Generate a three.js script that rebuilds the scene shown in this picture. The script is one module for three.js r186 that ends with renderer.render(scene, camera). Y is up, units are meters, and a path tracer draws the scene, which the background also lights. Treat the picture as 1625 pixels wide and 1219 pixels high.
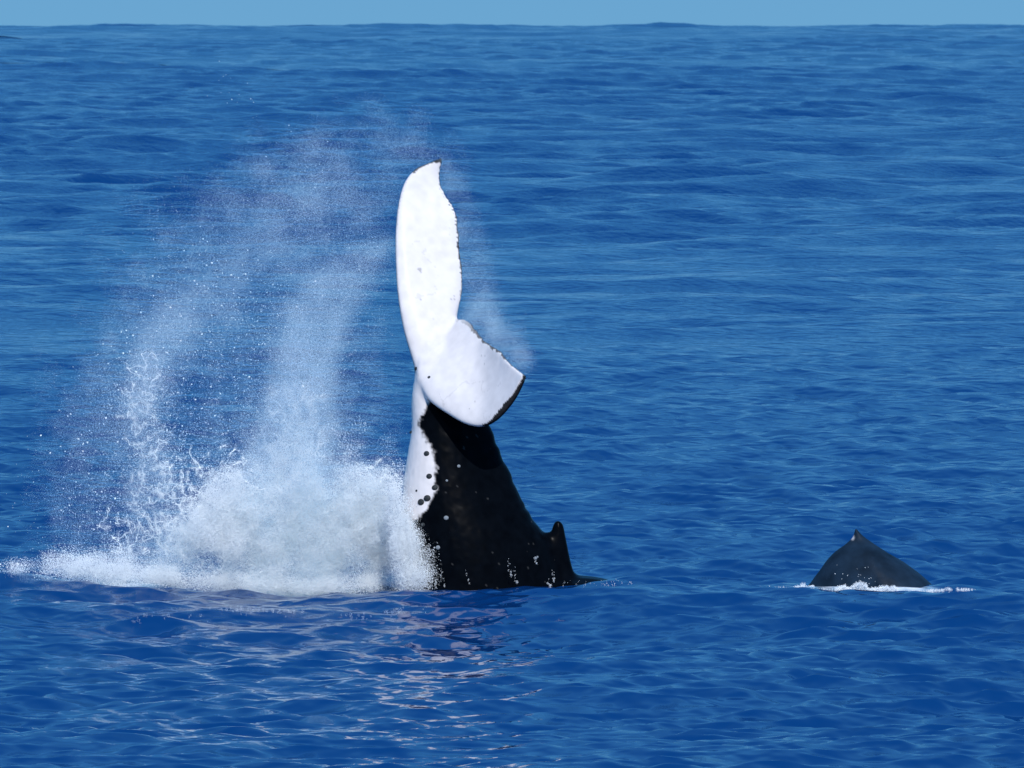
import * as THREE from 'three';
import { mergeGeometries } from 'three/addons/utils/BufferGeometryUtils.js';

// ---------------------------------------------------------------- camera, sky, sun, exposure
const scene = new THREE.Scene();
const FP = 18000, DIST = 120, EYE = 6.12, PITCH = -0.03262, EARTH = 6371000;   // long lens, in pixels of a 1625 x 1219 frame
const camera = new THREE.PerspectiveCamera((2 * Math.atan(609.5 / FP) * 180) / Math.PI, 1625 / 1219, 1, 30000);
camera.position.set(0, EYE, DIST);
camera.lookAt(0, EYE + Math.tan(PITCH) * DIST, 0);
camera.focus = 120; camera.userData.fStop = 20;
camera.updateMatrixWorld(true);

const SUN = new THREE.Vector3(0.16, 0.64, 0.76).normalize();
{
  const W = 512, H = 256, data = new Float32Array(W * H * 4);
  const stops = [[0, .150, .385, .640], [4, .082, .305, .605], [12, .056, .270, .620], [30, .068, .300, .690], [60, .056, .255, .650], [90, .042, .205, .580]];
  for (let r = 0; r < H; r++) {
    const el = ((r + .5) / H - .5) * 180, e = Math.max(0, el);
    let i = 0; while (i < stops.length - 2 && e > stops[i + 1][0]) i++;
    const t = Math.min(1, Math.max(0, (e - stops[i][0]) / (stops[i + 1][0] - stops[i][0])));
    for (let c = 0; c < W; c++) {
      const az = ((c + .5) / W - .5) * 2 * Math.PI, ce = Math.cos(el * Math.PI / 180);
      const d = Math.cos(az) * ce * SUN.x + Math.sin(el * Math.PI / 180) * SUN.y + Math.sin(az) * ce * SUN.z;
      const g = el > 0 ? .16 * Math.pow(Math.max(0, d), 24) + .05 * Math.pow(Math.max(0, d), 5) : 0;
      const o = (r * W + c) * 4;
      for (let k = 0; k < 3; k++) data[o + k] = stops[i][k + 1] + (stops[i + 1][k + 1] - stops[i][k + 1]) * t + g;
      data[o + 3] = 1;
    }
  }
  const t = new THREE.DataTexture(data, W, H, THREE.RGBAFormat, THREE.FloatType);
  t.mapping = THREE.EquirectangularReflectionMapping; t.magFilter = THREE.LinearFilter; t.minFilter = THREE.LinearFilter; t.needsUpdate = true;
  scene.background = t; scene.environment = t;
}
const sun = new THREE.DirectionalLight(new THREE.Color().setRGB(1, .97, .93), 3.6);
sun.name = 'sun';
sun.position.copy(SUN).multiplyScalar(60); sun.castShadow = true; sun.shadow.mapSize.set(4096, 4096);
Object.assign(sun.shadow.camera, { left: -9, right: 9, top: 9, bottom: -9, near: 1, far: 140 });
scene.add(sun, sun.target);
const renderer = new THREE.WebGLRenderer({ antialias: true });
renderer.setSize(1024, 768);
renderer.toneMapping = THREE.LinearToneMapping; renderer.toneMappingExposure = 1;
renderer.shadowMap.enabled = true;

// ---------------------------------------------------------------- helpers
function rng(seed) { return () => { seed |= 0; seed = (seed + 0x6d2b79f5) | 0; let t = Math.imul(seed ^ (seed >>> 15), 1 | seed); t = (t + Math.imul(t ^ (t >>> 7), 61 | t)) ^ t; return ((t ^ (t >>> 14)) >>> 0) / 4294967296; }; }
const gauss = (r) => Math.sqrt(-2 * Math.log(r() + 1e-9)) * Math.cos(2 * Math.PI * r());
const mix = (a, b, t) => a + (b - a) * t, clamp = (x, a = 0, b = 1) => Math.min(b, Math.max(a, x));
const smooth = (a, b, x) => { const t = clamp((x - a) / (b - a)); return t * t * (3 - 2 * t); };
const hash3 = (x, y, z) => { let h = Math.imul(x, 374761393) ^ Math.imul(y, 668265263) ^ Math.imul(z, 2147483647 - 1640531527); h = Math.imul(h ^ (h >>> 13), 1274126177); h ^= h >>> 16; return (h >>> 0) / 4294967296; };
function noise(x, y, z) {   // value noise, -1 .. 1
  const i = Math.floor(x), j = Math.floor(y), k = Math.floor(z), s = (t) => t * t * (3 - 2 * t), u = s(x - i), v = s(y - j), w = s(z - k);
  const at = (a, b, c) => hash3(i + a, j + b, k + c);
  return 2 * mix(mix(mix(at(0, 0, 0), at(1, 0, 0), u), mix(at(0, 1, 0), at(1, 1, 0), u), v), mix(mix(at(0, 0, 1), at(1, 0, 1), u), mix(at(0, 1, 1), at(1, 1, 1), u), v), w) - 1;
}
const fbm = (x, y, z, n = 3) => { let s = 0, a = .5; for (let i = 0; i < n; i++) { s += a * noise(x, y, z); x *= 2.03; y *= 2.03; z *= 2.03; a *= .5; } return s; };
// measured in the photograph (1625 x 1219 pixels) at a given depth z -> metres
const BX = new THREE.Vector3(), BY = new THREE.Vector3(), BZ = new THREE.Vector3();
camera.matrixWorld.extractBasis(BX, BY, BZ);
function at(px, py, z = 0) {
  const d = BZ.clone().negate().addScaledVector(BX, (px - 812.5) / FP).addScaledVector(BY, (609.5 - py) / FP);
  return camera.position.clone().addScaledVector(d, (z - DIST) / d.z);
}
const used = {};
function numbered(name) { const n = used[name] = (used[name] ?? -1) + 1; return n ? name + '_' + String(n).padStart(3, '0') : name; }
function tag(o, label, category, group, kind) { Object.assign(o.userData, { label, category }); if (group) o.userData.group = group; if (kind) o.userData.kind = kind; return o; }
function thing(name, [x, y, z]) { const o = new THREE.Group(); o.name = numbered(name); o.position.set(x, y, z); scene.add(o); return o; }
function part(name, geometry, material, parent) { const m = new THREE.Mesh(geometry, material); m.name = numbered(name); m.castShadow = m.receiveShadow = true; parent.add(m); return m; }

// ---------------------------------------------------------------- the sea
const waves = [];
{
  const r = rng(77), add = (n, l0, l1, slope, dir, spread) => {
    for (let i = 0; i < n; i++) {
      const L = l0 * Math.pow(l1 / l0, (i + r()) / n), k = 2 * Math.PI / L, a = dir + spread * (r() + r() + r() - 1.5) / 1.5;
      waves.push({ L, kx: k * Math.sin(a), kz: k * Math.cos(a), sx: Math.sin(a), sz: Math.cos(a), amp: slope * Math.sqrt(2 / n) / k, ph: r() * 2 * Math.PI });
    }
  };
  add(6, 110, 260, .022, .9, 1.2);    // old swell
  add(14, 14, 60, .026, .35, 1.1);
  add(36, 2.6, 14, .046, .2, 1.4);
  add(54, .9, 2.6, .066, .1, 1.5);
  add(60, .26, .9, .225, .05, 1.5);
}
// the heaved-up water round the thrashing tail
const ridges = [   // x, z, half lengths, height
  [at(180, 930).x, .9, 1.5, .42, .17], [at(60, 930).x, .6, .7, .4, .07], [at(240, 930).x, .25, .42, .3, .17],
  [at(820, 930).x, .9, .9, .32, .07], [at(1000, 930).x, .1, .75, .5, .07],
];
function heave(x, z) {
  let h = 0;
  for (const [cx, cz, lx, lz, a] of ridges) { const u = (x - cx) / lx, v = (z - cz) / lz, q = u * u + v * v; if (q < 12) h += a * Math.exp(-q); }
  return h;
}
// how far the chop is lifted or let down along the waterline that the photograph shows: [column, row]
const line = [[-150, 908], [0, 912], [200, 926], [330, 936], [450, 940], [690, 936], [900, 931], [1000, 926], [1150, 928], [1285, 932], [1385, 936], [1480, 938], [1800, 936]].map(([px, py]) => ({ px, py, x: at(px, py, .7).x, lift: 0 }));
function lifted(x, z) {
  if (z < -5 || z > 8) return 0;
  let i = 0; while (i < line.length - 2 && x > line[i + 1].x) i++;
  const a = line[i], b = line[i + 1], t = smooth(0, 1, (x - a.x) / (b.x - a.x));
  return mix(a.lift, b.lift, t) * smooth(-4, -.5, z) * smooth(7, 2.5, z);
}
const P3 = [0, 0, 0];
function sea(x, z, step, out = P3) {   // the point of the sheet that rests at (x, z); waves too short for the sheet's own steps fade out
  let dx = 0, dy = 0, dz = 0;
  const d = Math.hypot(x, z - DIST), far = .4 + 1.3 * smooth(700, 5000, d), gust = 1 + .75 * noise(x / 9, z / 30, 2.5) + .35 * noise(x / 40, z / 140, 8.5), rougher = 1 + 1.8 * smooth(170, 380, d) + .8 * smooth(1000, 1800, d), chop = gust * (1 + 1.6 * smooth(170, 360, d)), broad = 1 + .3 * smooth(180, 600, d) + 1.9 * smooth(1300, 3500, d);
  for (let i = 0; i < waves.length; i++) {
    const w = waves[i], f = Math.abs(w.kz) * step;
    if (f > (w.L > 4 ? 6 : 2.2)) continue;
    const a = w.amp * (w.L > 4 ? (f > 3 ? (6 - f) / 3 : 1) : f > 1.2 ? 2.2 - f : 1) * (w.L > 100 ? far : w.L < 3 ? chop : w.L < 14 ? rougher : broad), p = w.kx * x + w.kz * z + w.ph, s = Math.sin(p), c = Math.cos(p);
    dy += a * c; dx -= a * s * w.sx; dz -= a * s * w.sz;
  }
  out[0] = x + 1.1 * dx; out[1] = dy; out[2] = z + 1.1 * dz;
  if (z > -6 && z < 6) out[1] += heave(x, z) + lifted(x, z);
  return out;
}
// long waves are phased so that the water round the whales stands at its mean
const level = 0;
for (let k = 0; k < 4; k++) for (const c of line) {   // the crest that stands before the splash and the whales
  let sum = 0;
  for (const o of [-.25, -.12, 0, .12, .25]) { let best = 1e9; for (let z = .7; z < 7; z += .07) { const p = sea(c.x + o, z, .07); best = Math.min(best, at(c.px, c.py, p[2]).y - p[1]); } sum += best; }
  c.lift += .8 * sum / 5;
}
const seaHeight = (x, z) => sea(x, z, .09)[1] - level;
// foam on the surface: real matter with a grain and an outline
function foamAt(x, z) {
  if (z < -7 || z > 5 || x < -8 || x > 7) return 0;
  const n = fbm(x * 1.3, z * 1.1, 3.1, 4), fine = fbm(x * 9, z * 5, 7.7, 3);
  const splash = smooth(1.0, .35, Math.hypot((x + 2.9) / 2.6, (z + .55) / 1.25) + .35 * n);
  const crest = .8 * smooth(1, .4, Math.hypot((x - at(180, 930).x) / 1.9, (z - .35) / .5) + .35 * n);
  const calf = .9 * smooth(1, .5, Math.hypot((x - at(1385, 930).x) / 1.0, (z - .5) / .35) + .5 * n);
  const streak = .45 * smooth(.15, .55, n) * smooth(1, .2, Math.hypot((x + 2.6) / 2.6, (z - 2) / 3));
  const f = Math.max(splash, crest, calf, streak);
  return clamp(f * (1 + .9 * fine));
}
{
  const HALF = .0585, pos = [], col = [], uv = [], idx = [];
  const put = (d, ang, step) => {
    const x = d * Math.sin(ang), z = DIST - d * Math.cos(ang), p = sea(x, z, step), drop = d * d / (2 * EARTH);
    pos.push(p[0], p[1] - level - drop, p[2]); uv.push(x / 9, z / 9);
    const f = foamAt(x, z), pale = smooth(0, .6, f);
    col.push(mix(mix(.0012, .10, pale), .78, f * f), mix(mix(.035, .26, pale), .82, f * f), mix(mix(.142, .38, pale), .86, f * f));
  };
  const bands = [[76, 235, 470, (d) => d * d * .5 / 69740], [235, 1250, 270, (d) => .36 + d * .00036], [1250, 2600, 160, () => 3.2], [2600, 9600, 160, () => 9.5]];
  for (const [d0, d1, COLS, stepOf] of bands) {
    const base = pos.length / 3, N = COLS + 1; let n = 0;
    for (let d = d0; ; d = Math.min(d1 + stepOf(d1), d + stepOf(d))) { for (let c = 0; c <= COLS; c++) put(d, (c / COLS * 2 - 1) * HALF, stepOf(d)); n++; if (d > d1) break; }
    for (let r = 0; r < n - 1; r++) for (let c = 0; c < COLS; c++) { const a = base + r * N + c, b = a + N; idx.push(a, a + 1, b, a + 1, b + 1, b); }
  }
  // the rest of the sea all round, coarser
  const outer = [3, 6, 10, 16, 24, 34, 46, 60, 76]; for (let d = 76; d < 9600; d *= 1.05) outer.push(d);
  const rest = (a0, a1, n, ds) => {
    const base = pos.length / 3;
    for (const d of ds) for (let c = 0; c <= n; c++) put(d, mix(a0, a1, c / n), Math.max(.4, d * .04));
    for (let r = 0; r < ds.length - 1; r++) for (let c = 0; c < n; c++) { const a = base + r * (n + 1) + c, b = a + n + 1; idx.push(a, a + 1, b, a + 1, b + 1, b); }
  };
  rest(HALF, 2 * Math.PI - HALF, 220, outer.slice(8));
  rest(0, 2 * Math.PI, 60, outer.slice(0, 9));
  const g = new THREE.BufferGeometry();
  g.setAttribute('position', new THREE.Float32BufferAttribute(pos, 3));
  g.setAttribute('color', new THREE.Float32BufferAttribute(col, 3));
  g.setAttribute('uv', new THREE.Float32BufferAttribute(uv, 2));
  g.setIndex(new THREE.BufferAttribute(new Uint32Array(idx), 1));
  g.computeVertexNormals();
  // small ripples, a tile 9 m wide
  const S = 1024, hgt = new Float32Array(S * S), r = rng(5);
  for (let i = 0; i < 90; i++) {
    const L = .12 * Math.pow(.8 / .12, r()), a = .1 + 1.9 * (r() + r() - 1), k = 9 / L, nx = Math.round(k * Math.sin(a)), ny = Math.round(k * Math.cos(a));
    const kk = Math.hypot(nx, ny) * 2 * Math.PI / 9, amp = .11 * Math.sqrt(2 / 90) / kk, ph = r() * 6.283;
    const cy = [], sy = []; for (let y = 0; y < S; y++) { cy.push(Math.cos(2 * Math.PI * ny * y / S + ph)); sy.push(Math.sin(2 * Math.PI * ny * y / S + ph)); }
    const cx = [], sx = []; for (let x = 0; x < S; x++) { cx.push(Math.cos(2 * Math.PI * nx * x / S)); sx.push(Math.sin(2 * Math.PI * nx * x / S)); }
    for (let y = 0; y < S; y++) { const A = amp * cy[y], B = amp * sy[y]; for (let x = 0; x < S; x++) hgt[y * S + x] += A * cx[x] - B * sx[x]; }
  }
  const nm = new Uint8Array(S * S * 4), px = 9 / S;
  for (let y = 0; y < S; y++) for (let x = 0; x < S; x++) {
    const hx = (hgt[y * S + (x + 1) % S] - hgt[y * S + (x + S - 1) % S]) / (2 * px), hy = (hgt[((y + 1) % S) * S + x] - hgt[((y + S - 1) % S) * S + x]) / (2 * px);
    const l = 1 / Math.hypot(hx, hy, 1), o = (y * S + x) * 4;
    nm[o] = 127.5 * (1 - hx * l); nm[o + 1] = 127.5 * (1 - hy * l); nm[o + 2] = 127.5 * (1 + l); nm[o + 3] = 255;
  }
  const nt = new THREE.DataTexture(nm, S, S); nt.wrapS = nt.wrapT = THREE.RepeatWrapping; nt.magFilter = THREE.LinearFilter; nt.minFilter = THREE.LinearFilter; nt.needsUpdate = true;
  const water = new THREE.MeshPhysicalMaterial({ name: 'sea_water', vertexColors: true, roughness: .06, ior: 1.333, normalMap: nt, normalScale: new THREE.Vector2(1, 1) });
  const m = part('sea', g, water, scene);
  tag(m, 'deep blue choppy sea reaching the horizon', 'sea', null, 'structure');
  console.log('sea tris', idx.length / 3);
}

// ---------------------------------------------------------------- bodies as one skin: closed shells -> distance field -> smooth union -> surface
function curve(pts) { const c = new THREE.CatmullRomCurve3(pts, false, 'centripetal'); return (t) => c.getPoint(clamp(t)); }
function shell() { return { v: [], f: [], info: [] }; }   // info: per triangle [u, v, side]
function blade(L, T, nu, nv, half, bend = () => 0, ragged = () => 0) {      // a fin: leading edge, trailing edge, half thickness at (u, v)
  const s = shell(), mid = (u, v) => L(u).lerp(T(u), v), N = (nv + 1);
  const normal = (u, v) => {
    const a = clamp(u, .06, .72), e = .02, du = mid(a + e, v).sub(mid(a - e, v)), dv = T(a).sub(L(a));
    return du.cross(dv).normalize();
  };
  for (const side of [1, -1]) for (let i = 0; i <= nu; i++) for (let j = 0; j <= nv; j++) {
    const u = i / nu, v = .5 - .5 * Math.cos(Math.PI * j / nv), n = normal(u, v), p = mid(u, v).addScaledVector(n, side * half(u, v) + bend(u, v)), k = ragged(u) * Math.pow(v, 9);
    p.x += k; p.y += .5 * k;
    s.v.push(p);
  }
  const O = (nu + 1) * N, tri = (a, b, c, info) => { s.f.push([a, b, c]); s.info.push(info); };
  for (let i = 0; i < nu; i++) for (let j = 0; j < nv; j++) {
    const a = i * N + j, b = a + N, q = [(i + .5) / nu, .5 - .5 * Math.cos(Math.PI * (j + .5) / nv)];
    tri(a, b, a + 1, [...q, 1]); tri(a + 1, b, b + 1, [...q, 1]);
    tri(O + a, O + a + 1, O + b, [...q, -1]); tri(O + a + 1, O + b + 1, O + b, [...q, -1]);
  }
  for (let i = 0; i < nu; i++) for (const j of [0, nv]) { const a = i * N + j, b = a + N; tri(a, b, O + a, [(i + .5) / nu, j / nv, 0]); tri(b, O + b, O + a, [(i + .5) / nu, j / nv, 0]); }
  for (const i of [0, nu]) for (let j = 0; j < nv; j++) { const a = i * N + j; tri(a, a + 1, O + a, [i / nu, j / nv, 0]); tri(a + 1, O + a + 1, O + a, [i / nu, j / nv, 0]); }
  return s;
}
function loft(ring, nu, nv) {   // ring(u, angle) -> point; closed at both ends
  const s = shell();
  for (let i = 0; i <= nu; i++) for (let j = 0; j < nv; j++) s.v.push(ring(i / nu, j / nv * 2 * Math.PI));
  for (let i = 0; i < nu; i++) for (let j = 0; j < nv; j++) { const a = i * nv + j, b = i * nv + (j + 1) % nv; s.f.push([a, b, a + nv], [b, b + nv, a + nv]); s.info.push([i / nu, j / nv, 0], [i / nu, j / nv, 0]); }
  for (const i of [0, nu]) { const c = new THREE.Vector3(); for (let j = 0; j < nv; j++) c.add(s.v[i * nv + j]); s.v.push(c.divideScalar(nv)); for (let j = 0; j < nv; j++) { s.f.push([i * nv + j, i * nv + (j + 1) % nv, s.v.length - 1]); s.info.push([i / nu, j / nv, 0]); } }
  return s;
}
function triDistance2(px, py, pz, a, b, c) {
  const abx = b.x - a.x, aby = b.y - a.y, abz = b.z - a.z, acx = c.x - a.x, acy = c.y - a.y, acz = c.z - a.z, apx = px - a.x, apy = py - a.y, apz = pz - a.z;
  const d1 = abx * apx + aby * apy + abz * apz, d2 = acx * apx + acy * apy + acz * apz;
  let v = 0, w = 0;
  if (d1 <= 0 && d2 <= 0) { v = w = 0; } else {
    const bpx = px - b.x, bpy = py - b.y, bpz = pz - b.z, d3 = abx * bpx + aby * bpy + abz * bpz, d4 = acx * bpx + acy * bpy + acz * bpz;
    const cpx = px - c.x, cpy = py - c.y, cpz = pz - c.z, d5 = abx * cpx + aby * cpy + abz * cpz, d6 = acx * cpx + acy * cpy + acz * cpz;
    const vc = d1 * d4 - d3 * d2, vb = d5 * d2 - d1 * d6, va = d3 * d6 - d5 * d4;
    if (d3 >= 0 && d4 <= d3) v = 1;
    else if (vc <= 0 && d1 >= 0 && d3 <= 0) v = d1 / (d1 - d3);
    else if (d6 >= 0 && d5 <= d6) w = 1;
    else if (vb <= 0 && d2 >= 0 && d6 <= 0) w = d2 / (d2 - d6);
    else if (va <= 0 && d4 - d3 >= 0 && d5 - d6 >= 0) { w = (d4 - d3) / (d4 - d3 + d5 - d6); v = 1 - w; }
    else { const q = 1 / (va + vb + vc); v = vb * q; w = vc * q; }
  }
  const x = apx - v * abx - w * acx, y = apy - v * aby - w * acy, z = apz - v * abz - w * acz;
  return x * x + y * y + z * z;
}
function makeGrid(shells, h, pad) {
  const box = new THREE.Box3(); for (const s of shells) for (const p of s.v) box.expandByPoint(p);
  box.expandByScalar(pad);
  const size = box.getSize(new THREE.Vector3());
  return { o: box.min, h, nx: Math.ceil(size.x / h) + 1, ny: Math.ceil(size.y / h) + 1, nz: Math.ceil(size.z / h) + 1 };
}
function field(s, G, band) {
  const { o, h, nx, ny, nz } = G, n = nx * ny * nz, d = new Float32Array(n).fill(band * band), id = new Int32Array(n).fill(-1), cross = new Map();
  s.f.forEach(([ia, ib, ic], t) => {
    const a = s.v[ia], b = s.v[ib], c = s.v[ic], lo = (k, m) => Math.max(0, Math.ceil((Math.min(a[k], b[k], c[k]) - band - o[k]) / h)), hi = (k, m) => Math.min(m - 1, Math.floor((Math.max(a[k], b[k], c[k]) + band - o[k]) / h));
    const x0 = lo('x'), x1 = hi('x', nx), y0 = lo('y'), y1 = hi('y', ny), z0 = lo('z'), z1 = hi('z', nz);
    for (let z = z0; z <= z1; z++) for (let y = y0; y <= y1; y++) for (let x = x0; x <= x1; x++) {
      const q = triDistance2(o.x + x * h, o.y + y * h, o.z + z * h, a, b, c), k = (z * ny + y) * nx + x;
      if (q < d[k]) { d[k] = q; id[k] = t; }
    }
    // crossings along z, for the sign
    const det = (b.x - a.x) * (c.y - a.y) - (c.x - a.x) * (b.y - a.y);
    if (Math.abs(det) < 1e-12) return;
    const X0 = Math.ceil((Math.min(a.x, b.x, c.x) - o.x) / h), X1 = Math.floor((Math.max(a.x, b.x, c.x) - o.x) / h), Y0 = Math.ceil((Math.min(a.y, b.y, c.y) - o.y) / h), Y1 = Math.floor((Math.max(a.y, b.y, c.y) - o.y) / h);
    for (let y = Y0; y <= Y1; y++) for (let x = X0; x <= X1; x++) {
      const qx = o.x + x * h + 1.3e-6, qy = o.y + y * h + 2.1e-6;
      const v = ((qx - a.x) * (c.y - a.y) - (c.x - a.x) * (qy - a.y)) / det, w = ((b.x - a.x) * (qy - a.y) - (qx - a.x) * (b.y - a.y)) / det;
      if (v < 0 || w < 0 || v + w > 1) continue;
      const key = y * nx + x; if (!cross.has(key)) cross.set(key, []);
      cross.get(key).push(a.z + v * (b.z - a.z) + w * (c.z - a.z));
    }
  });
  for (let k = 0; k < n; k++) d[k] = Math.sqrt(d[k]);
  for (const [key, zs] of cross) {
    zs.sort((p, q) => p - q);
    for (let i = 0; i + 1 < zs.length; i += 2) {
      const z0 = Math.max(0, Math.ceil((zs[i] - o.z) / h)), z1 = Math.min(nz - 1, Math.floor((zs[i + 1] - o.z) / h));
      for (let z = z0; z <= z1; z++) { const k = z * nx * ny + key; d[k] = -d[k]; }
    }
  }
  return { d, id };
}
function smoothMin(a, b, k) { const t = Math.max(k - Math.abs(a - b), 0) / k; return Math.min(a, b) - t * t * k * .25; }
function skin(G, d) {   // surface nets
  const { o, h, nx, ny, nz } = G, slot = new Int32Array(nx * ny * nz).fill(-1), pos = [], cells = [], idx = [], corner = [0, 1, nx, nx + 1, nx * ny, nx * ny + 1, nx * ny + nx, nx * ny + nx + 1];
  const edges = []; for (let i = 0; i < 8; i++) for (const b of [1, 2, 4]) if (!(i & b)) edges.push([i, i | b]);
  for (let z = 0; z < nz - 1; z++) for (let y = 0; y < ny - 1; y++) for (let x = 0; x < nx - 1; x++) {
    const k = (z * ny + y) * nx + x; let mask = 0;
    for (let i = 0; i < 8; i++) if (d[k + corner[i]] < 0) mask |= 1 << i;
    if (mask === 0 || mask === 255) continue;
    let n = 0, sx = 0, sy = 0, sz = 0;
    for (const [i, j] of edges) {
      if (((mask >> i) & 1) === ((mask >> j) & 1)) continue;
      const a = d[k + corner[i]], b = d[k + corner[j]], t = a / (a - b);
      sx += mix(i & 1, j & 1, t); sy += mix((i >> 1) & 1, (j >> 1) & 1, t); sz += mix(i >> 2, j >> 2, t); n++;
    }
    slot[k] = pos.length / 3; cells.push(k);
    pos.push(o.x + (x + sx / n) * h, o.y + (y + sy / n) * h, o.z + (z + sz / n) * h);
  }
  const quad = (a, b, c, e, flip) => { if (a < 0 || b < 0 || c < 0 || e < 0) return; if (flip) idx.push(a, c, b, b, c, e); else idx.push(a, b, c, b, e, c); };
  for (let z = 1; z < nz - 1; z++) for (let y = 1; y < ny - 1; y++) for (let x = 1; x < nx - 1; x++) {
    const k = (z * ny + y) * nx + x, inside = d[k] < 0;
    if (inside !== d[k + 1] < 0) quad(slot[k - nx - nx * ny], slot[k - nx * ny], slot[k - nx], slot[k], !inside);
    if (inside !== d[k + nx] < 0) quad(slot[k - 1 - nx * ny], slot[k - nx * ny], slot[k - 1], slot[k], inside);
    if (inside !== d[k + nx * ny] < 0) quad(slot[k - 1 - nx], slot[k - nx], slot[k - 1], slot[k], !inside);
  }
  // relax a little, so that the grid does not show
  const nb = pos.length / 3, acc = new Float32Array(nb * 3), cnt = new Float32Array(nb);
  for (let it = 0; it < 2; it++) {
    acc.fill(0); cnt.fill(0);
    for (let i = 0; i < idx.length; i += 3) for (let a = 0; a < 3; a++) { const p = idx[i + a], q = idx[i + (a + 1) % 3]; for (let c = 0; c < 3; c++) { acc[p * 3 + c] += pos[q * 3 + c]; acc[q * 3 + c] += pos[p * 3 + c]; } cnt[p]++; cnt[q]++; }
    for (let i = 0; i < nb; i++) if (cnt[i]) for (let c = 0; c < 3; c++) pos[i * 3 + c] = mix(pos[i * 3 + c], acc[i * 3 + c] / cnt[i], .45);
  }
  const g = new THREE.BufferGeometry();
  g.setAttribute('position', new THREE.Float32BufferAttribute(pos, 3));
  g.setIndex(new THREE.BufferAttribute(new Uint32Array(idx), 1));
  return { g, cells, pos };
}
function surfaceZ(G, d, x, y) {   // nearest point to the camera's side on a vertical plane through x, y
  const i = Math.round((x - G.o.x) / G.h), j = Math.round((y - G.o.y) / G.h);
  for (let z = G.nz - 1; z > 0; z--) { const a = d[(z * G.ny + j) * G.nx + i]; if (a < 0) { const b = d[((z + 1) * G.ny + j) * G.nx + i]; return G.o.z + (z + a / (a - b)) * G.h; } }
  return null;
}

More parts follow.
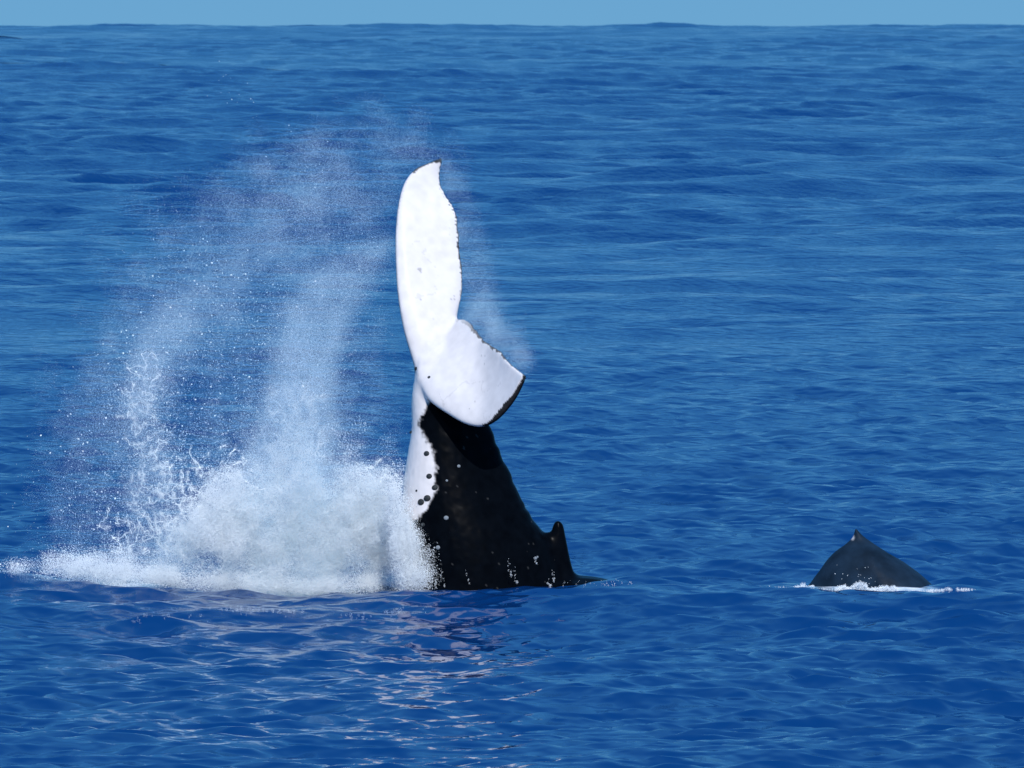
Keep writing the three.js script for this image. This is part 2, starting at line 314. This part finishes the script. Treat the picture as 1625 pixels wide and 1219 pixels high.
// ---------------------------------------------------------------- the whale that throws up its tail
const wet = new THREE.MeshPhysicalMaterial({ name: 'wet_skin', vertexColors: true, roughness: .25, ior: 1.36, specularIntensity: .07 }), wetGrey = new THREE.MeshPhysicalMaterial({ name: 'wet_grey_skin', vertexColors: true, roughness: .5, ior: 1.36, specularIntensity: .2 });
const dome = (() => { const g = new THREE.SphereGeometry(1, 10, 6, 0, Math.PI * 2, 0, Math.PI / 2); g.rotateX(Math.PI / 2); return g; })();
let adult;
{
  // tail stock: [row of the photograph, belly edge, back edge, half width across]
  const ST = [[1130, 690, 960, .74], [1060, 665, 935, .74], [990, 650, 908, .70], [930, 642, 894, .64], [885, 638, 882, .60], [850, 637, 867, .56], [820, 637, 844, .52], [800, 638, 831, .49], [760, 641, 812, .43], [720, 647, 795, .37], [680, 653, 779, .31], [640, 653, 757, .25], [605, 657, 730, .19], [575, 668, 708, .13], [550, 682, 706, .07]];
  const stock = loft((u, a) => {
    const f = u * (ST.length - 1), i = Math.min(ST.length - 2, Math.floor(f)), t = f - i, cr = (k) => { const g = (n) => ST[clamp(n, 0, ST.length - 1)][k], p0 = g(i - 1), p1 = g(i), p2 = g(i + 1), p3 = g(i + 2); return .5 * (2 * p1 + (p2 - p0) * t + (2 * p0 - 5 * p1 + 4 * p2 - p3) * t * t + (3 * p1 - p0 - 3 * p2 + p3) * t * t * t); };
    const y = cr(0), l = cr(1), r = cr(2), w = cr(3), c = Math.cos(a), s = Math.sin(a);
    const p = at((l + r) / 2 + c * (r - l) / 2 + (c > .6 ? (c - .6) * 6 * (noise(y * .07, 3, 1) + .7 * noise(y * .16, 5, 2)) : 0), y, 0);   // knuckles along the back
    p.z = w * Math.sign(s) * Math.pow(Math.abs(s), .92) * (1 - .26 * c);
    return p;
  }, 64, 40);
  const jag = (u, f) => 1.5 * noise(u * 26 + f, f, .5) + 1.1 * noise(u * 60, f, 1.5);
  const list = (a) => a.map(([x, y, z]) => at(x, y, z));
  const upperLead = list([[666, 606, .12], [655, 572, .02], [640, 520, -.10], [631, 465, -.22], [628, 415, -.33], [628, 365, -.45], [633, 320, -.57], [643, 288, -.68], [660, 268, -.76], [680, 259, -.82], [700, 251, -.88]]);
  const upperTrail = list([[722, 510, -.30], [729, 482, -.33], [734, 455, -.38], [733, 430, -.44], [730, 400, -.50], [728, 368, -.57], [724, 340, -.65], [711, 315, -.72], [700, 297, -.78], [697, 280, -.83], [702, 254, -.88]]);
  const lowerLead = list([[668, 608, .12], [680, 634, .30], [712, 658, .52], [742, 674, .70], [766, 677, .82], [786, 668, .94], [804, 650, 1.03], [818, 630, 1.10], [833, 598, 1.16]]);
  const lowerTrail = list([[722, 510, -.30], [736, 507, -.08], [751, 518, .12], [765, 536, .30], [776, 547, .46], [792, 556, .66], [806, 573, .86], [820, 586, 1.02], [832, 595, 1.15]]);
  const rag = (f) => (u) => .0067 * smooth(.03, .12, u) * smooth(1, .95, u) * jag(u, f);
  const thick = (u, v) => { const foil = Math.pow(Math.sin(Math.PI * Math.pow(clamp(v, .0001, .9999), .62)), .75); return .011 + (mix(.115, .022, Math.pow(u, .7))) * foil; };
  const upper = blade(curve(upperLead), curve(upperTrail), 70, 26, thick, (u, v) => .03 * Math.sin(Math.PI * v) * Math.sin(Math.PI * u), rag(3.3));
  const lower = blade(curve(lowerLead), curve(lowerTrail), 60, 26, thick, (u, v) => -.05 * Math.sin(Math.PI * v) * Math.sin(Math.PI * Math.pow(u, .8)), rag(8.1));
  const finBack = list([[838, 905, 0], [852, 866, 0], [867, 848, 0], [875, 843, 0], [878, 834, 0], [882, 827, 0]]), finFront = list([[924, 952, 0], [910, 908, 0], [905, 890, 0], [900, 866, 0], [896, 846, 0], [893, 833, 0], [888, 827, 0]]);
  const fin = blade(curve(finBack), curve(finFront), 24, 14, (u, v) => .018 + mix(.16, .03, Math.pow(u, .6)) * Math.sqrt(Math.max(0, 1 - (2 * v - 1) ** 2)));
  // the back runs on below the surface, away to the right
  const under = loft((u, a) => { const p = at(mix(800, 1085, u), mix(1006, 985, u), -.05), w = .62 * Math.sin(Math.PI * clamp(u * .8 + .2)) + .03; p.y += Math.cos(a) * w * .86; p.z += Math.sin(a) * w; return p; }, 20, 24);
  const shells = [stock, upper, lower, fin, under], G = makeGrid(shells, .017, .06), F = shells.map((s) => field(s, G, .085)), n = G.nx * G.ny * G.nz, d = new Float32Array(n);
  const K = [0, .07, .07, .08, .085];
  for (let k = 0; k < n; k++) { let m = F[0].d[k]; for (let i = 1; i < F.length; i++) m = smoothMin(m, F[i].d[k], K[i]); d[k] = m; }
  for (let z = 0, k = 0; z < G.nz; z++) for (let y = 0; y < G.ny; y++) for (let x = 0; x < G.nx; x++, k++) if (Math.abs(d[k]) < .05 && F[0].d[k] < .06) d[k] += .001 * noise(x * .13, y * .13, z * .13) + .0022 * noise(x * .42, y * .42, z * .42);
  const { g, cells, pos } = skin(G, d);
  // where the white of the belly ends on the flank
  const edge = [[560, 760], [600, 700], [625, 688], [638, 680], [660, 668], [676, 665], [695, 672], [715, 685], [740, 690], [770, 692], [788, 688], [803, 678], [815, 668], [828, 656], [850, 640], [900, 620], [1100, 600]].map(([y, x]) => { const p = at(x, y, .3); return [p.y, p.x]; });
  const edgeX = (y) => { let i = 0; while (i < edge.length - 2 && y < edge[i + 1][0]) i++; return mix(edge[i][1], edge[i + 1][1], clamp((y - edge[i][0]) / (edge[i + 1][0] - edge[i][0]))); };
  const col = new Float32Array(pos.length);
  for (let i = 0; i < cells.length; i++) {
    const k = cells[i], x = pos[i * 3], y = pos[i * 3 + 1], z = pos[i * 3 + 2], a = [F[0].d[k], F[1].d[k], F[2].d[k], F[3].d[k], F[4].d[k]];
    let s = 0; for (let q = 1; q < 5; q++) if (a[q] < a[s]) s = q;
    let white = 0; const nz = fbm(x * 14, y * 14, z * 14, 3);
    if (s === 1 || s === 2) {
      const [u, v, side] = shells[s].info[Math.max(0, F[s].id[k])], below = s === 1 ? -1 : 1;   // the underside
      white = side === below ? 1 : side === 0 ? (v < .5 ? .8 : .1) : 0;
      if (v > (s === 2 ? .955 : .965) + .03 * noise(u * 30, s, .3)) white *= mix(.8, .12, smooth(.04, .4, u));
      if (s === 1 && u + .012 * nz > mix(.925, .955, smooth(.2, .6, v))) white *= .05;
      if (s === 1 && v < .055 && u > .76) white *= .12;
      if (s === 2 && u > .5 && v < .13 * smooth(.5, .8, u) + .012 * nz) white *= .03;
      if (s === 2 && u > .985) white *= .1;
      if (white > .5 && noise(x * 31, y * 31, z * 31) > .86 && noise(x * 7, y * 7, z * 7) > .3) white *= .6;
    }
    if (s === 0) white = smooth(.022, -.022, x - edgeX(y) - .06 * nz - .014 * noise(x * 45, y * 45, z * 45));
    if (s === 0 && y > at(0, 640).y && white < .5) white = smooth(.03, -.02, x - edgeX(y));
    const dk = .85 + .5 * nz, fleck = s === 0 && white < .3 && noise(x * 40, y * 40, z * 40) > .88 ? .035 : 0;
    const scratch = white > .6 && Math.abs(noise(x * 3 + 9, y * 3, z * 3) + .25 * noise(x * 11, y * 11, z * 11)) < .012 && noise(x * 2, y * 2, 4) > .1 ? .12 : 0, w = white * (.965 + .12 * nz + .05 * noise(x * 3, y * 1.5, z * 3) - scratch);
    col[i * 3] = mix(.002 * dk + fleck, .80, w); col[i * 3 + 1] = mix(.003 * dk + fleck, .758, w); col[i * 3 + 2] = mix(.005 * dk + fleck, .755, w);
  }
  g.setAttribute('color', new THREE.BufferAttribute(col, 3));
  g.computeVertexNormals();
  adult = tag(thing('humpback_whale', [0, 0, 0]), 'large black whale throwing its tail high, white underside of the flukes showing', 'whale');
  part('body', g, wet, adult);
  console.log('whale tris', g.index.count / 3, 'grid', G.nx, G.ny, G.nz);
  // barnacles: dark on the white of the belly, pale on the black flank
  const darkShell = new THREE.MeshStandardMaterial({ name: 'dark_barnacle', color: new THREE.Color().setRGB(.012, .017, .02), roughness: .7 }), paleShell = new THREE.MeshStandardMaterial({ name: 'pale_barnacle', color: new THREE.Color().setRGB(.2, .23, .26), roughness: .8 });
  for (const [px, py, r, pale] of [[677, 720, 5], [681, 756, 5], [690, 774, 5], [678, 791, 6], [668, 797, 6], [645, 811, 5], [661, 829, 5], [671, 833, 4], [646, 828, 4], [654, 840, 3], [638, 836, 3], [662, 843, 3], [652, 686, 3], [661, 779, 2.5], [681, 599, 3.2], [660, 585, 3.4], [670, 492, 2.5], [708, 822, 4, 1], [695, 869, 4, 1], [728, 740, 3, 1], [709, 763, 2.5, 1], [850, 886, 3, 1], [853, 884, 2, 1]]) {
    const p = at(px, py, .3), z = surfaceZ(G, d, p.x, p.y); if (z === null) continue;
    const e = .03, zx = surfaceZ(G, d, p.x + e, p.y) ?? z, zy = surfaceZ(G, d, p.x, p.y + e) ?? z, q = at(px, py, z);
    const m = part('barnacle', dome, pale ? paleShell : darkShell, adult);
    m.position.set(q.x, q.y, z - .004); m.lookAt(m.position.clone().add(new THREE.Vector3(-clamp((zx - z) / e, -1.2, 1.2), -clamp((zy - z) / e, -1.2, 1.2), 1)));
    m.scale.set(r * .0067, r * .0060, r * .0034);
  }
}

// ---------------------------------------------------------------- the second whale, only its back above the water
{
  const top = [[1215, 985], [1250, 962], [1285, 927], [1302, 903], [1318, 882], [1336, 868], [1354, 862], [1372, 860], [1390, 867], [1410, 878], [1436, 893], [1460, 911], [1484, 934], [1520, 968], [1560, 990]];
  const xs = top.map((p) => p[0]), topAt = (px) => { let i = 0; while (i < xs.length - 2 && px > xs[i + 1]) i++; const t = clamp((px - xs[i]) / (xs[i + 1] - xs[i])), g = (n) => top[clamp(n, 0, top.length - 1)][1]; const p0 = g(i - 1), p1 = g(i), p2 = g(i + 1), p3 = g(i + 2); return .5 * (2 * p1 + (p2 - p0) * t + (2 * p0 - 5 * p1 + 4 * p2 - p3) * t * t + (3 * p1 - p0 - 3 * p2 + p3) * t * t * t); };
  const Z = -.1, back = loft((u, a) => {
    const px = mix(1220, 1555, u), p = at(px, topAt(px), Z), depth = .95, c = Math.cos(a), s = Math.sin(a), w = mix(.34, .56, smooth(.2, .75, u));
    return new THREE.Vector3(p.x + .12 * (1 - c) * (u < .5 ? 1 : 0), p.y - depth * (1 - c) / 2, Z + w * Math.sign(s) * Math.pow(Math.abs(s), mix(1.15, .95, u)) * (1 - .3 * c * (1 - u)));
  }, 60, 36);
  const L = [[1335, 885], [1347, 862], [1353, 853], [1356, 845], [1357, 839]].map(([x, y]) => at(x, y, Z)), T = [[1420, 905], [1393, 874], [1377, 858], [1366, 847], [1359, 839]].map(([x, y]) => at(x, y, Z));
  const fin = blade(curve(L), curve(T), 20, 14, (u, v) => .012 + mix(.10, .012, Math.pow(u, .5)) * Math.sqrt(Math.max(0, 1 - (2 * v - 1) ** 2)));
  const shells = [back, fin], G = makeGrid(shells, .014, .05), F = shells.map((s) => field(s, G, .08)), d = F[0].d.map((a, k) => smoothMin(a, F[1].d[k], .075));
  for (let z = 0, k = 0; z < G.nz; z++) for (let y = 0; y < G.ny; y++) for (let x = 0; x < G.nx; x++, k++) if (Math.abs(d[k]) < .04) d[k] += .003 * noise(x * .1, y * .1, z * .1) + .0014 * noise(x * .33, y * .33, z * .33);
  const { g, pos } = skin(G, d), col = new Float32Array(pos.length), scar = at(1353, 853, Z + .05);
  for (let i = 0; i < pos.length; i += 3) {
    const m = 1 + .7 * fbm(pos[i] * 8, pos[i + 1] * 8, pos[i + 2] * 8, 4), s = smooth(.03, .008, Math.hypot((pos[i] - scar.x), (pos[i + 1] - scar.y) * .7));
    col[i] = mix(.010 * m, .45, s); col[i + 1] = mix(.022 * m, .45, s); col[i + 2] = mix(.040 * m, .47, s);
  }
  g.setAttribute('color', new THREE.BufferAttribute(col, 3)); g.computeVertexNormals();
  const calf = tag(thing('humpback_whale', [0, 0, 0]), 'small dark grey whale with only its arched back and little dorsal fin above water', 'whale');
  part('body', g, wetGrey, calf);
}

// ---------------------------------------------------------------- spray, splash and foam
const white = new THREE.MeshPhysicalMaterial({ name: 'churned_water', color: new THREE.Color().setRGB(.95, .985, 1), roughness: .9, ior: 1.33 });
const vapour = new THREE.MeshStandardMaterial({ name: 'fine_droplets', color: new THREE.Color().setRGB(.72, .90, 1), roughness: .6 });
function cluster(seed, n, r0, r1, spread, detail = 0) {   // droplets flying together
  const r = rng(seed), base = detail ? new THREE.IcosahedronGeometry(1, 0) : new THREE.OctahedronGeometry(1, 0), list = [], m = new THREE.Matrix4(), q = new THREE.Quaternion();
  const near = () => { let g; do g = gauss(r); while (Math.abs(g) > 1.5); return 1.15 * g; };
  base.deleteAttribute('uv');
  for (let i = 0; i < n; i++) {
    const s = r0 * Math.pow(r1 / r0, Math.pow(r(), 1.7));
    q.setFromEuler(new THREE.Euler(r() * 6, r() * 6, r() * 6));
    list.push(base.clone().applyMatrix4(m.compose(new THREE.Vector3(near() * spread, near() * spread * 1.6, near() * spread), q, new THREE.Vector3(s, s * (1 + .5 * r()), s))));
  }
  return mergeGeometries(list);
}
function scatter(parent, name, shapes, places, material = white) {   // places: [x, y, z, scale, tilt]
  const r = rng(places.length + 11), m = new THREE.Matrix4(), q = new THREE.Quaternion();
  shapes.forEach((shape, v) => {
    const mine = places.filter((_, i) => i % shapes.length === v); if (!mine.length) return;
    const im = new THREE.InstancedMesh(shape, material, mine.length); im.name = numbered(name); im.castShadow = im.receiveShadow = true;
    mine.forEach(([x, y, z, s, tilt = 0], i) => { q.setFromEuler(new THREE.Euler(0, r() * 6.283, tilt + .15 * gauss(r))); im.setMatrixAt(i, m.compose(new THREE.Vector3(x, y, z), q, new THREE.Vector3(s, s, s))); });
    parent.add(im);
  });
}
// a plume: points along it are [px, py, z, half width in pixels, density]
function plume(r, n, pts, zSpread = .25, size = [.7, 1.3], gap = .55) {
  const out = [], seg = []; let total = 0;
  for (let i = 0; i + 1 < pts.length; i++) { const a = pts[i], b = pts[i + 1], w = Math.hypot(b[0] - a[0], b[1] - a[1]) * (a[3] * a[4] + b[3] * b[4]); seg.push(w); total += w; }
  while (out.length < n) {
    let q = r() * total, i = 0; while (q > seg[i] && i < seg.length - 1) q -= seg[i++];
    const a = pts[i], b = pts[i + 1]; let t = r();
    if (r() * Math.max(a[3] * a[4], b[3] * b[4]) > mix(a[3] * a[4], b[3] * b[4], t)) continue;
    const w = mix(a[3], b[3], t), dx = b[0] - a[0], dy = b[1] - a[1], l = Math.hypot(dx, dy), off = (gap < .6 && r() < .4 ? (2 * r() - 1) * .75 : gauss(r) * .5) * w;
    const px = mix(a[0], b[0], t) - dy / l * off, py = mix(a[1], b[1], t) + dx / l * off, z = mix(a[2], b[2], t) + gauss(r) * zSpread;
    if (py > 945) continue;
    const p = at(px, py, z), streak = fbm(px * .042 + py * .012, py * .011, z * 2, 4);
    if (streak < (gap > .6 ? 0 : -.1) && r() < gap) continue;
    out.push([p.x, p.y, p.z, mix(size[0], size[1], r()), Math.atan2(dx, -dy) + Math.PI]);
  }
  return out;
}
const mist = [1, 2, 3, 4, 5, 6].map((s) => cluster(s, 230, .0005, .0016, .06));
const drops = [11, 12, 13, 14].map((s) => cluster(s, 18, .002, .005, .11));
const froth = [21, 22, 23, 24].map((s) => cluster(s, 170, .0011, .0048, .045));
const beads = [31, 32, 33].map((s) => cluster(s, 3, .0045, .0095, .12, 1));
{
  const r = rng(404);
  const spray = tag(thing('spray', [0, 0, 0]), 'tall veil of fine white spray arching left from the raised tail', 'spray', null, 'stuff');
  const veil = [
    ...plume(r, 2300, [[690, 215, -.7, 60, .5], [560, 270, -.6, 110, .9], [420, 350, -.5, 130, .9], [300, 450, -.4, 120, .8], [200, 580, -.3, 100, .7], [140, 720, -.2, 80, .7], [120, 880, -.1, 60, .6]], .5),
    ...plume(r, 1000, [[620, 330, -.7, 90, .7], [480, 400, -.6, 150, .9], [370, 520, -.5, 150, .9], [310, 680, -.4, 140, 1], [300, 880, -.3, 140, 1]], .5),
    ...plume(r, 550, [[600, 500, -.8, 70, .8], [580, 650, -.7, 80, 1], [570, 800, -.5, 90, 1.2], [570, 920, -.4, 100, 1.2]], .35),
    // the bright plume
    ...plume(r, 6600, [[626, 388, -.5, 26, .7], [560, 428, -.5, 48, 1], [505, 490, -.5, 62, 1.2], [478, 590, -.45, 72, 1.5], [470, 700, -.4, 84, 1.8], [455, 820, -.3, 110, 2.1], [450, 930, -.2, 130, 2]], .3),
    // the thin one further out
    ...plume(r, 1100, [[320, 455, -.3, 30, .6], [255, 530, -.2, 36, .8], [225, 610, -.1, 36, 1], [225, 700, 0, 40, 1], [245, 800, 0, 50, 1.1], [270, 900, .1, 80, 1.2]], .2),
  ];
  scatter(spray, 'mist', mist, veil, vapour);
  scatter(spray, 'drop_cluster', drops, [
    ...plume(r, 420, [[560, 330, -.5, 160, .4], [400, 450, -.4, 190, .8], [270, 600, -.2, 140, 1], [190, 760, -.1, 110, 1], [170, 890, 0, 110, 1]], .5),
    ...plume(r, 420, [[600, 400, -.5, 40, .6], [490, 520, -.5, 80, 1], [450, 700, -.4, 110, 1.3], [430, 900, -.3, 140, 1.5]], .3),
  ]);
  scatter(spray, 'bead', beads, [[8, 884, 1.3], [7, 893, 1.5], [104, 686, 1], [98, 712, .9]].map(([x, y, k]) => [...at(x, y, .2).toArray(), k]));
  scatter(spray, 'bead', beads, plume(r, 75, [[480, 400, -.4, 160, .3], [330, 500, -.3, 150, .8], [230, 640, -.1, 140, 1], [170, 800, 0, 110, 1], [150, 880, 0, 90, .7]], .5));
  const fine = tag(thing('spray', [0, 0, 0]), 'thin haze of droplets flung off the ragged right edges of both flukes', 'spray', null, 'stuff');
  scatter(fine, 'mist', mist, [
    ...plume(r, 300, [[706, 218, -.85, 24, .5], [718, 290, -.8, 26, .9], [742, 370, -.6, 28, 1.2], [756, 440, -.45, 34, 1.2], [764, 492, -.2, 36, 1.1]], .12, [.6, 1]),
    ...plume(r, 320, [[742, 490, -.1, 30, 1], [778, 520, .25, 30, 1.2], [812, 552, .7, 26, 1.3], [838, 582, 1.1, 14, 1.4]], .12, [.6, 1]),
  ], vapour);
}

// lacy sheets of water torn into strands
function lace(r, nodes, links, thick) {
  const list = [], along = [], near = (i) => nodes.map((p, j) => [p.distanceToSquared(nodes[i]), j]).sort((a, b) => a[0] - b[0]).slice(1, links + 1).map((e) => e[1]), done = new Set();
  for (let i = 0; i < nodes.length; i++) for (const j of near(i)) {
    const key = Math.min(i, j) + ':' + Math.max(i, j); if (done.has(key)) continue; done.add(key);
    const a = nodes[i], b = nodes[j], len = a.distanceTo(b); if (len > .17 || r() < .35) continue;
    const bow = new THREE.Vector3(gauss(r), gauss(r), gauss(r)).multiplyScalar(len * .16), N = 9, S = 5, w = thick * (.5 + .9 * r()), thin = mix(.3, .75, r());
    along.push(...[0, .12, .5].map((t) => [...a.clone().lerp(b, t).addScaledVector(bow, 1.2 * t).toArray(), t ? .12 + .14 * r() : .2 + .2 * r()]));
    const kink = (t) => a.clone().lerp(b, t).addScaledVector(bow, 2 * t * (1 - t)).add(new THREE.Vector3(gauss(r), gauss(r), gauss(r)).multiplyScalar(len * .07)), c = new THREE.CatmullRomCurve3([a, kink(.3), kink(.55), kink(.8), b]), v = [], ix = [], dir = b.clone().sub(a).normalize(), side = new THREE.Vector3(-dir.y, dir.x, .1).normalize(), up = side.clone().cross(dir);
    for (let k = 0; k <= N; k++) {
      const t = k / N, p = c.getPoint(t), e = 2 * t - 1, rad = w * mix(thin, 1, e * e) * (.55 + .9 * r()) * (k === 0 || k === N ? .4 : 1);
      for (let s = 0; s < S; s++) { const g = s / S * 6.2832; v.push(p.x + rad * (Math.cos(g) * side.x + Math.sin(g) * up.x), p.y + rad * (Math.cos(g) * side.y + Math.sin(g) * up.y), p.z + rad * (Math.cos(g) * side.z + Math.sin(g) * up.z)); }
    }
    for (let k = 0; k < N; k++) for (let s = 0; s < S; s++) { const q = k * S + s, q2 = k * S + (s + 1) % S; ix.push(q, q2, q + S, q2, q2 + S, q + S); }
    const g = new THREE.BufferGeometry(); g.setAttribute('position', new THREE.Float32BufferAttribute(v, 3)); g.setIndex(ix); list.push(g);
  }
  const g = mergeGeometries(list); g.computeVertexNormals(); return { g, along };
}
{
  const r = rng(909);
  const splash = tag(thing('splash', [0, 0, 0]), 'dense white splash boiling up at the left foot of the raised tail', 'splash', null, 'stuff');
  scatter(splash, 'froth', froth, [
    ...plume(r, 2500, [[665, 880, .0, 60, 1], [600, 862, -.2, 110, 1.2], [520, 850, -.2, 130, 1.2], [430, 855, -.1, 125, 1.2], [345, 885, .0, 80, 1], [260, 900, .1, 44, .8], [150, 897, .2, 28, .7], [70, 892, .3, 20, .7], [20, 905, .3, 9, .6], [-40, 908, .3, 6, .5]], .2, [.6, 1.3], .72),
    ...plume(r, 800, [[605, 745, -.3, 44, .5], [600, 800, -.2, 80, .9], [590, 900, -.1, 100, 1.2]], .16, [.5, 1.2], .7),
    ...plume(r, 1000, [[478, 600, -.4, 44, .25], [470, 700, -.35, 66, .7], [450, 800, -.2, 100, 1.1], [430, 890, -.1, 120, 1.2]], .16, [.4, 1.1], .75),
    ...plume(r, 560, [[370, 750, -.1, 26, .5], [345, 810, 0, 36, 1], [330, 870, .1, 60, 1.2]], .2),
    ...plume(r, 420, [[626, 760, .3, 12, .4], [628, 815, .45, 20, .8], [640, 856, .6, 24, 1.1], [649, 895, .66, 26, 1.1], [662, 930, .7, 26, 1]], .06),
    ...plume(r, 700, [[100, 905, .2, 14, .8], [240, 915, .25, 16, 1], [340, 922, .2, 16, 1.2], [470, 932, .1, 12, 1.2], [690, 930, .15, 12, 1]], .12),
  ]);
  scatter(splash, 'mist', mist, [
    ...plume(r, 1500, [[640, 840, .2, 80, .8], [560, 830, .1, 130, 1], [450, 840, .1, 130, 1], [350, 870, .2, 80, 1], [250, 890, .2, 50, .7]], .15, [.8, 1.4]),
  ], vapour);
  const strandNodes = (n, pts, zs) => plume(r, n, pts, zs).map((p) => new THREE.Vector3(p[0], p[1], p[2]));
  const laces = [
    lace(r, strandNodes(420, [[245, 560, -.1, 26, .5], [215, 640, 0, 34, 1], [235, 720, 0, 40, 1], [245, 800, .05, 44, 1.2], [240, 880, .1, 70, 1.4]], .05), 2, .0048),
    lace(r, strandNodes(760, [[385, 715, 0, 46, .6], [350, 770, 0, 80, 1], [310, 830, .1, 110, 1.3], [290, 890, .15, 120, 1.3]], .08), 2, .0048),
    lace(r, strandNodes(420, [[620, 740, -.2, 34, .8], [590, 780, -.15, 60, 1], [560, 840, -.1, 110, 1]], .08), 2, .0048),
    lace(r, strandNodes(170, [[470, 600, -.4, 60, .7], [460, 700, -.35, 80, 1], [450, 800, -.2, 100, 1]], .15), 2, .003),
  ];
  scatter(splash, 'drop_cluster', drops, [...plume(r, 330, [[250, 560, -.1, 30, .5], [218, 640, 0, 40, 1], [240, 740, 0, 50, 1], [260, 860, .1, 70, 1.3]], .06), ...plume(r, 330, [[385, 710, 0, 50, .6], [340, 780, 0, 90, 1], [300, 860, .1, 120, 1.3]], .1)]);
  scatter(splash, 'froth', froth.slice(0, 2), laces.flatMap((l) => l.along));
  const s = part('water_strand', mergeGeometries(laces.map((l) => l.g)), white, splash); s.userData.kind = 'stuff';
}
{
  const r = rng(1212), blobs = [41, 42, 43].map((s) => cluster(s, 40, .004, .014, .03));
  const foam = tag(thing('foam', [0, 0, 0]), 'white foam along the waterline of the small whale back', 'foam', null, 'stuff'), places = [];
  for (const [x0, x1, y0, y1, hgt, n, z, big] of [[1326, 1424, 936, 936, 13, 230, .62, .34], [1258, 1292, 934, 932, 8, 70, .4, .3], [1288, 1330, 935, 936, 3, 40, .6, .2], [1424, 1480, 938, 939, 2.5, 40, .6, .2], [1470, 1548, 937, 935, 4, 90, .6, .22], [1180, 1260, 931, 933, 3, 26, .5, .18]]) for (let i = 0; i < n; i++) {
    const t = r(), lump = hgt * Math.pow(Math.sin(Math.PI * clamp(t * .96 + .02)), .6) * (.65 + .5 * noise(t * 9, x0, 1)), p = at(mix(x0, x1, t), mix(y0, y1, t) - lump * Math.pow(r(), .8) + 2, z + .05 * gauss(r)); places.push([p.x, p.y, p.z, big * (.6 + .7 * r())]);
  }
  scatter(foam, 'froth', blobs, places);
  scatter(foam, 'bead', beads, plume(r, 8, [[1330, 915, .55, 20, 1], [1380, 912, .55, 20, 1]], .03, [.4, .6]));
  const run = tag(thing('foam', [0, 0, 0]), 'white trickles and flecks of water running off the foot of the black flank', 'foam', null, 'stuff');
  const trickle = (px, py, len, n) => { const out = []; for (let i = 0; i < n; i++) { const t = r(), p = at(px + 1.3 * gauss(r) + 5 * t, py + len * t, .66); out.push([p.x, p.y, p.z, .08 + .2 * r() * t * t]); } return out; };
  scatter(run, 'trickle', blobs, [...trickle(672, 880, 50, 14), ...trickle(740, 905, 24, 8), ...trickle(806, 884, 30, 9), ...trickle(848, 884, 14, 6), ...trickle(678, 895, 36, 10), ...trickle(688, 900, 34, 10), ...trickle(700, 905, 26, 7), ...trickle(815, 900, 25, 9), ...trickle(876, 905, 24, 12), ...trickle(868, 915, 16, 8), ...Array.from({ length: 60 }, () => { const p = at(893 + 115 * r(), 926 + 3 * gauss(r), .75); return [p.x, p.y, p.z, .05 + .11 * r() * r()]; })]);
}
{
  const r = rng(77), bits = [51, 52].map((s) => cluster(s, 30, .003, .010, .03)), places = [];
  const flecks = tag(thing('foam', [0, 0, 0]), 'few broken white flecks on the wave crests in front of the splash', 'foam', null, 'stuff');
  for (const [px, py, n, w] of [[455, 972, 34, 26], [395, 968, 14, 20], [490, 976, 12, 14], [300, 984, 9, 26], [255, 992, 4, 6], [590, 982, 12, 16], [660, 972, 9, 24]]) for (let i = 0; i < n; i++) {
    let z = 4; const col = px + w * gauss(r), row = py + 2.5 * gauss(r);
    for (let z0 = 9; z0 > .8; z0 -= .05) { const p = sea(at(col, row, z0).x, z0, .06); if (at(col, row, p[2]).y <= p[1]) { z = z0; break; } }   // where that wave stands
    const p = sea(at(col, row, z).x, z, .06); places.push([p[0], p[1] + .01, p[2], .12 + .3 * r() * r()]);
  }
  scatter(flecks, 'froth', bits, places);
}
renderer.render(scene, camera);
